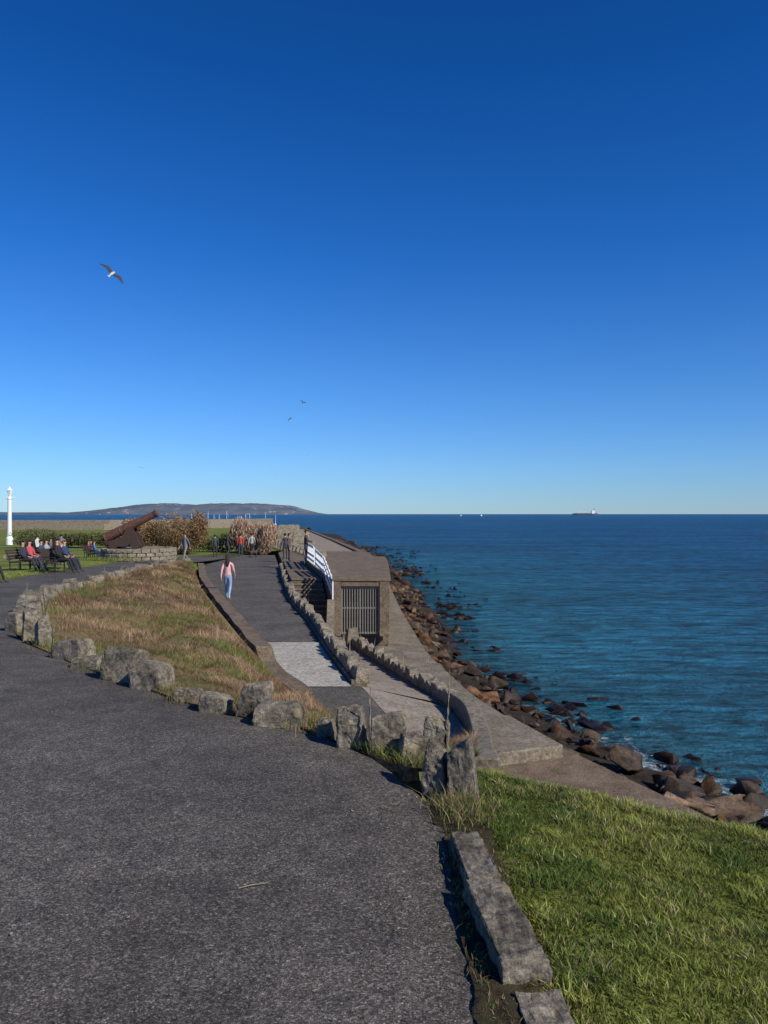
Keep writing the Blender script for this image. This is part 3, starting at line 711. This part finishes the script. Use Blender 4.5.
bush('pampas_grass',-9.5,61.5,-1.65,1.1,1.1,2.6,11000,pc,.08,8,.6)
bush('green_hedge',-16,66,-1.65,3.5,1,1.6,6000,[(.07,.11,.03),(.1,.14,.04)],.1)
bush('low_shrub',-30,75,-1.65,6,2,1.7,9000,[(.09,.11,.035),(.14,.13,.055)],.12)

# ---------------------------------------------------------------- people
SK=plain('skin_mat',(.42,.25,.18),.55,var=.08)
cm={}
def cmat(c,nm='cloth'):
    k=tuple(c)
    if k not in cm: cm[k]=plain(nm+'_mat',c,.85,var=.2,sc=30)
    return cm[k]
DARKM=plain('eye_mat',(.02,.015,.01),.3)
def figure(name,loc,rotz,pose='stand',top=(.1,.1,.12),legs=(.03,.035,.06),shoe=(.05,.05,.05),hair=(.03,.02,.012),H=1.7,long=False,lean=0.,short=False):
    J={};E=[];R={}
    def j(n,p,r,par=None):
        J[n]=Vector(p);R[n]=r
        if par: E.append((par,n))
    if pose=='sit': z0=.56
    else: z0=.93
    tl=-.14-lean if pose=='sit' else lean
    def T(y,z): return (y+tl*z, z0+z)
    def tp(x,y,z):
        q=T(y,z); return (x,q[0],q[1])
    j('pelvis',tp(0,0,0),.125); j('belly',tp(0,0,.14),.112,'pelvis'); j('chest',tp(0,0,.32),.125,'belly'); j('neckb',tp(0,-.01,.47),.065,'chest')
    j('neck',tp(0,.0,.54),.05,'neckb'); j('head1',tp(0,.02,.62),.075,'neck'); j('head2',tp(0,.02,.70),.082,'head1')
    for s,S in((-1,'L'),(1,'R')):
        j('sh'+S,tp(s*.165,0,.42),.06,'neckb')
        if pose=='sit': el=tp(s*.22,.06,.17); wr=(s*.14,.26,z0+.12); hd=(s*.12,.33,z0+.1)
        elif pose=='walk': el=(s*.22,s*.07-.03,z0+.17); wr=(s*.23,s*.2+.04,z0-.04); hd=(s*.22,s*.24+.06,z0-.12)
        elif pose=='lean': el=(s*.22,.12,z0+.2); wr=(s*.2,.36,z0+.14); hd=(s*.19,.43,z0+.12)
        else: el=(s*.215,-.03,z0+.16); wr=(s*.225,.05,z0-.07); hd=(s*.22,.08,z0-.15)
        j('el'+S,el,.044,'sh'+S); j('wr'+S,wr,.028,'el'+S); j('hd'+S,hd,.032,'wr'+S)
        hx=s*.085
        if pose=='sit':
            hp=(hx,.02,z0-.02);kn=(s*.11,.44,z0-.02);an=(s*.12,.62,.1);toe=(s*.13,.78,.05)
        elif pose=='walk':
            hp=(hx,0,z0-.07)
            if s<0: kn=(s*.09,.16,.5);an=(s*.085,.24,.1);toe=(s*.09,.40,.045)
            else: kn=(s*.09,.02,.48);an=(s*.085,-.3,.17);toe=(s*.09,-.22,.04)
        else: hp=(hx,0,z0-.07);kn=(s*.10,.015,.49);an=(s*.11,-.01,.09);toe=(s*.125,.14,.04)
        j('hp'+S,hp,.092,'pelvis'); j('kn'+S,kn,.06,'hp'+S); j('an'+S,an,.043,'kn'+S); j('to'+S,toe,.036,'an'+S)
    names=list(J); idx={n:i for i,n in enumerate(names)}
    me=bpy.data.meshes.new('t'); me.from_pydata([J[n] for n in names],[(idx[a],idx[b_]) for a,b_ in E],[])
    o=bpy.data.objects.new('t',me); scene.collection.objects.link(o)
    md=o.modifiers.new('s','SKIN'); md.use_smooth_shade=True
    for i,n in enumerate(names):
        sv=me.skin_vertices[0].data[i]; r=R[n]; sv.radius=(r,r); sv.use_root=(n=='pelvis')
    o.modifiers.new('ss','SUBSURF').levels=1; o.modifiers['ss'].render_levels=1
    dg=bpy.context.evaluated_depsgraph_get(); em=bpy.data.meshes.new_from_object(o.evaluated_get(dg))
    V=[v.co.copy() for v in em.vertices]; F=[tuple(p.vertices) for p in em.polygons]
    bpy.data.objects.remove(o); 
    lab={}
    for a_,b_ in E:
        if b_ in('neck','head1','head2'): lab[(a_,b_)]=0
        elif b_[:2]=='hd': lab[(a_,b_)]=0
        elif b_[:2]=='wr' and short: lab[(a_,b_)]=0
        elif b_[:2] in('kn','an','hp'): lab[(a_,b_)]=2
        elif b_[:2]=='to': lab[(a_,b_)]=3
        else: lab[(a_,b_)]=1
    mi=[]
    for f_ in F:
        c_=sum((V[i] for i in f_),Vector())/len(f_); best=None
        for (a_,b_),l in lab.items():
            p,q=J[a_],J[b_]; t=max(0,min(1,(c_-p).dot(q-p)/max(1e-6,(q-p).length_squared)))
            d=(c_-(p+(q-p)*t)).length/(R[a_]*(1-t)+R[b_]*t)
            if best is None or d<best[0]: best=(d,l)
        mi.append(best[1])
    A_=Acc(); A_.V=[tuple(v) for v in V]; A_.F=F; A_.M=mi
    for s,S in((-1,'L'),(1,'R')):
        w_=J['wr'+S];h_=J['hd'+S]; d=(h_-w_).normalized(); side=d.cross(Vector((s,0,.1))).normalized(); inn=Vector((-s,0,0))
        for k in range(4):
            o_=h_+side*(.024*(1.5-k)/1.5); ln=[.07,.08,.075,.06][k]
            A_.add(*tube([o_,o_+d*(.02+ln*.5),o_+d*(.02+ln*.8)+inn*.018,o_+d*(.02+ln*.85)+inn*.04],[.0095,.009,.008,.006],6),0)
        o_=w_+(h_-w_)*.6+side*.02; A_.add(*tube([o_,o_+side*.03+d*.03,o_+side*.035+d*.06+inn*.01],[.011,.01,.007],6),0)
    hc=(J['head1']+J['head2'])*.5+Vector((0,.0,.01))
    A_.add(*tube([hc+Vector((0,.07,.02)),hc+Vector((0,.103,-.015)),hc+Vector((0,.08,-.022))],[.008,.014,.008],6),0)
    for s in(-1,1):
        A_.add(*ellipsoid(hc+Vector((s*.03,.077,.02)),(.012,.008,.008),8,5),4)
        A_.add(*ellipsoid(hc+Vector((s*.082,.0,.0)),(.012,.02,.03),8,5),0)
    A_.add(*ellipsoid(hc+Vector((0,.074,-.05)),(.024,.008,.006),8,4),4)
    V,F=ellipsoid((0,-.012,.03),(.096,.102,.108),16,12); V=[Vector(v) for v in V]
    F=[f_ for f_ in F if not (sum(V[i].y for i in f_)/4>.03 and sum(V[i].z for i in f_)/4<.075)]
    A_.add([v+hc for v in V],F,5)
    if long:
        A_.add(*tube([hc+Vector((0,-.04,.03)),hc+Vector((0,-.075,-.08)),hc+Vector((0,-.10,-.2)),hc+Vector((0,-.115,-.34))],[.085,.085,.08,.03],12),5)
    sc=H/1.7; mats=[SK,cmat(top),cmat(legs),cmat(shoe),DARKM,cmat(hair,'hair')]
    ob=A_.build(name,mats,True); ob.location=loc; ob.rotation_euler=(0,0,rotz); ob.scale=(sc,sc,sc); return ob
r90=-math.pi/2
figure('walking_woman',(-5.86,28.9,-1.6),.05,'walk',(.62,.34,.33),(.22,.33,.5),(.6,.6,.6),(.03,.018,.012),1.66,True)
figure('standing_man',(-12.0,46.5,-1.28),2.6,'walk',(.12,.13,.14),(.2,.18,.16),(.03,.03,.03),H=1.72)
figure('standing_person',(-12.5,57,-1.62),.2,'stand',(.05,.05,.06),(.03,.03,.04),H=1.7)
figure('standing_woman',(-11.7,57.6,-1.62),-.3,'walk',(.03,.03,.035),(.04,.04,.05),H=1.65,long=True)
figure('standing_person',(-10.9,58.5,-1.62),.1,'stand',(.4,.05,.04),(.04,.05,.09),H=1.72)
figure('standing_person',(-10.3,60,-1.62),.1,'walk',(.35,.34,.33),(.03,.03,.05),H=1.72)
figure('standing_man',(-6.55,51,-1.42),.5,'stand',(.03,.035,.05),(.03,.03,.04),H=1.74)
figure('leaning_person',(-4.05,40.0,-.93),r90,'lean',(.05,.04,.04),(.03,.03,.045),H=1.7)
figure('standing_person',(-5.6,45.4,-1.2),r90,'stand',(.1,.06,.05),(.03,.03,.045),H=1.65)
def bench(x,y,z,rot,Lg=1.6):
    a=Acc()
    for k in range(4): a.add(*box(0,-.17+k*.12,.44,Lg,.095,.035),0)
    for k in range(4): a.add(*box(0,-.27-k*.03,.56+k*.11,Lg,.03,.085),0)
    for s in(-1,0,1):
        xx=s*(Lg/2-.1); a.add(*tube([(xx,-.22,0),(xx,-.22,.42),(xx,-.4,.95)],.025,6),1); a.add(*tube([(xx,.2,0),(xx,.2,.42),(xx,-.22,.415)],.025,6),1)
        a.add(*tube([(xx,.2,.42),(xx,.2,.64),(xx,-.3,.66)],.02,6),1)
    o=a.build('park_bench',[plain('bench_wood_mat',(.05,.035,.025),.7),M['black']]); o.location=(x,y,z); o.rotation_euler=(0,0,rot)
def seated(name,x,y,z,rot,**k): return figure(name,(x,y,z-.03),rot,'sit',**k)
fr=-math.pi/2-.15
bench(-13.1,31.1,-.76,fr); seated('seated_woman',-12.95,30.8,-.76,fr,top=(.015,.015,.02),legs=(.012,.012,.016),lean=.1,long=True,H=1.8)
seated('seated_person',-13.05,31.6,-.76,fr,top=(.02,.05,.12),legs=(.02,.025,.04),hair=(.2,.13,.06))
bench(-14.3,34,-.84,fr); seated('seated_person',-14.2,33.6,-.84,fr,top=(.45,.06,.07),legs=(.02,.02,.03)); seated('seated_woman',-14.3,34.4,-.84,fr,top=(.5,.3,.32),legs=(.03,.03,.05),hair=(.35,.25,.12),long=True)
bench(-15.0,32.2,-.80,fr); seated('seated_man',-14.9,31.9,-.80,fr,top=(.03,.03,.05),legs=(.02,.02,.03)); seated('seated_person',-14.95,32.6,-.80,fr,top=(.5,.07,.09))
bench(-16.6,37.5,-.95,fr); seated('seated_man',-16.5,37.2,-.95,fr,top=(.04,.05,.07),legs=(.02,.02,.03)); seated('seated_person',-16.6,38,-.95,fr,top=(.3,.3,.32))
bench(-12.95,24.6,-.56,fr); seated('seated_person',-12.62,24.3,-.56,fr,top=(.02,.02,.03),legs=(.012,.012,.016))
bench(-19.6,52,-1.5,fr+.3); seated('seated_person',-19.5,52,-1.5,fr+.3,top=(.05,.12,.25))
bench(-21.4,56,-1.6,fr+.3); seated('seated_person',-21.3,55.7,-1.6,fr+.3,top=(.3,.06,.06)); seated('seated_person',-21.4,56.4,-1.6,fr+.3,top=(.03,.03,.04))
bench(-26,60,-1.6,fr); seated('seated_person',-25.9,60,-1.6,fr,top=(.1,.1,.12))
figure('standing_person',(-22.5,50,-1.45),1.2,'walk',(.5,.5,.5),(.03,.03,.05),H=1.7)
figure('standing_person',(-24.3,58,-1.62),.4,'stand',(.06,.08,.2),(.03,.03,.05),H=1.7)
# dog
a=Acc()
a.add(*tube([(0,-.3,.42),(0,-.15,.42),(0,.1,.40),(0,.25,.42),(0,.36,.52)],[.07,.1,.11,.13,.08],10)); a.add(*tube([(0,.34,.5),(0,.42,.62),(0,.5,.62),(0,.6,.58)],[.07,.08,.065,.035],8))
for sx in(-.07,.07):
    a.add(*tube([(sx,.24,.38),(sx,.22,.22),(sx,.25,.03),(sx,.29,.02)],[.05,.03,.022,.025],7)); a.add(*tube([(sx,-.24,.42),(sx,-.16,.26),(sx,-.3,.16),(sx,-.27,.03),(sx,-.22,.02)],[.07,.045,.025,.022,.025],7))
    a.add(*tube([(sx*.7,.42,.68),(sx*.9,.41,.73),(sx,.43,.66)],[.02,.02,.008],6))
a.add(*tube([(0,-.3,.45),(0,-.42,.52),(0,-.5,.62)],[.03,.022,.01],6))
o=a.build('dog',[plain('dog_fur_mat',(.06,.04,.03),.9)],True); o.location=(-9.6,56.5,-1.6); o.rotation_euler=(0,0,-.9)
# gulls
gm=[plain('gull_body_mat',(.45,.45,.45),.8),plain('gull_wing_mat',(.03,.03,.032),.8)]
def gull(x,y,z,s,rz,roll,flap=.25,pitch=.1):
    a=Acc()
    a.add(*tube([(0,.3,.0),(0,.25,.0),(0,.17,.015),(0,.05,0),(0,-.1,0),(0,-.22,0),(0,-.34,0)],[.008,.03,.05,.08,.075,.04,.02],10),0)
    a.add([(-.02,-.2,0),(.02,-.2,0),(.07,-.38,0),(-.07,-.38,0)],[(0,1,2,3)],0)
    for s_ in(-1,1):
        pr=[(0.03,.1,-.14,.02),(.2,.14,-.13,.02+flap*.25),(.36,.17,-.10,.02+flap*.42),(.5,.09,-.12,.02+flap*.38),(.72,-.08,-.13,.02+flap*.2)]
        V=[];F=[]
        for xx,yf,yb,zz in pr: V+=[(s_*xx,yf,zz+.01),(s_*xx,yb,zz)]
        for i in range(4): F.append((2*i,2*i+1,2*i+3,2*i+2))
        a.add(V,F,1)
        V=[(p_[0],p_[1],p_[2]-.012) for p_ in V]; a.add(V,F,1)
    o=a.build('seagull',gm,False); o.location=(x,y,z); o.rotation_euler=(pitch,roll,rz); o.scale=(s,s,s)
gull(-15.9,45,15.65,1.15,.35,.68,.2,.85); gull(-10.2,97,15.6,.9,.9,.2,.5,.5); gull(-11.9,97,13.5,.7,1.2,-.4,.4,.5); gull(-60,190,13,1,.3,.2); gull(-24,240,20,.9,.3,.2)

# ---------------------------------------------------------------- light, sky, camera
az=math.radians(130); el=math.radians(36)
d=Vector((math.sin(az)*math.cos(el),math.cos(az)*math.cos(el),math.sin(el)))
sl=bpy.data.lights.new('sun','SUN'); sl.energy=5.0; sl.angle=math.radians(.5); sl.color=(1,.94,.84)
so=bpy.data.objects.new('sun',sl); so.rotation_euler=d.to_track_quat('Z','Y').to_euler(); so.location=(30,-30,40); scene.collection.objects.link(so)
wd=bpy.data.worlds.new('World'); scene.world=wd; wd.use_nodes=True; nt=wd.node_tree
sk=nt.nodes.new('ShaderNodeTexSky'); sk.sky_type='NISHITA'; sk.sun_disc=False; sk.sun_elevation=el; sk.sun_rotation=az
sk.air_density=1.0; sk.dust_density=0.0; sk.ozone_density=2.0; sk.altitude=0
tc=nt.nodes.new('ShaderNodeTexCoord'); sx=nt.nodes.new('ShaderNodeSeparateXYZ'); nt.links.new(tc.outputs['Generated'],sx.inputs[0])
tr=ramp(nt,[(0,(.44,.72,1.30)),(.06,(.42,.76,1.36)),(.15,(.32,.73,1.36)),(.32,(.13,.60,1.32)),(.5,(.06,.48,1.16)),(.75,(.08,.42,1.0))],sx.outputs[2])
mx=nt.nodes.new('ShaderNodeMix'); mx.data_type='RGBA'; mx.blend_type='MULTIPLY'; mx.inputs[0].default_value=1
nt.links.new(sk.outputs[0],mx.inputs[6]); nt.links.new(tr.outputs[0],mx.inputs[7])
bg=nt.nodes['Background']; bg.inputs[1].default_value=.092
nt.links.new(mx.outputs[2],bg.inputs[0])
cam=bpy.data.cameras.new('camera'); cam.sensor_fit='VERTICAL'; cam.sensor_height=36; cam.lens=36*770/1024; cam.clip_end=100000; cam.clip_start=.05
co=bpy.data.objects.new('camera',cam); co.location=(0,0,1.6); co.rotation_euler=(math.radians(90.15),0,0); scene.collection.objects.link(co); scene.camera=co
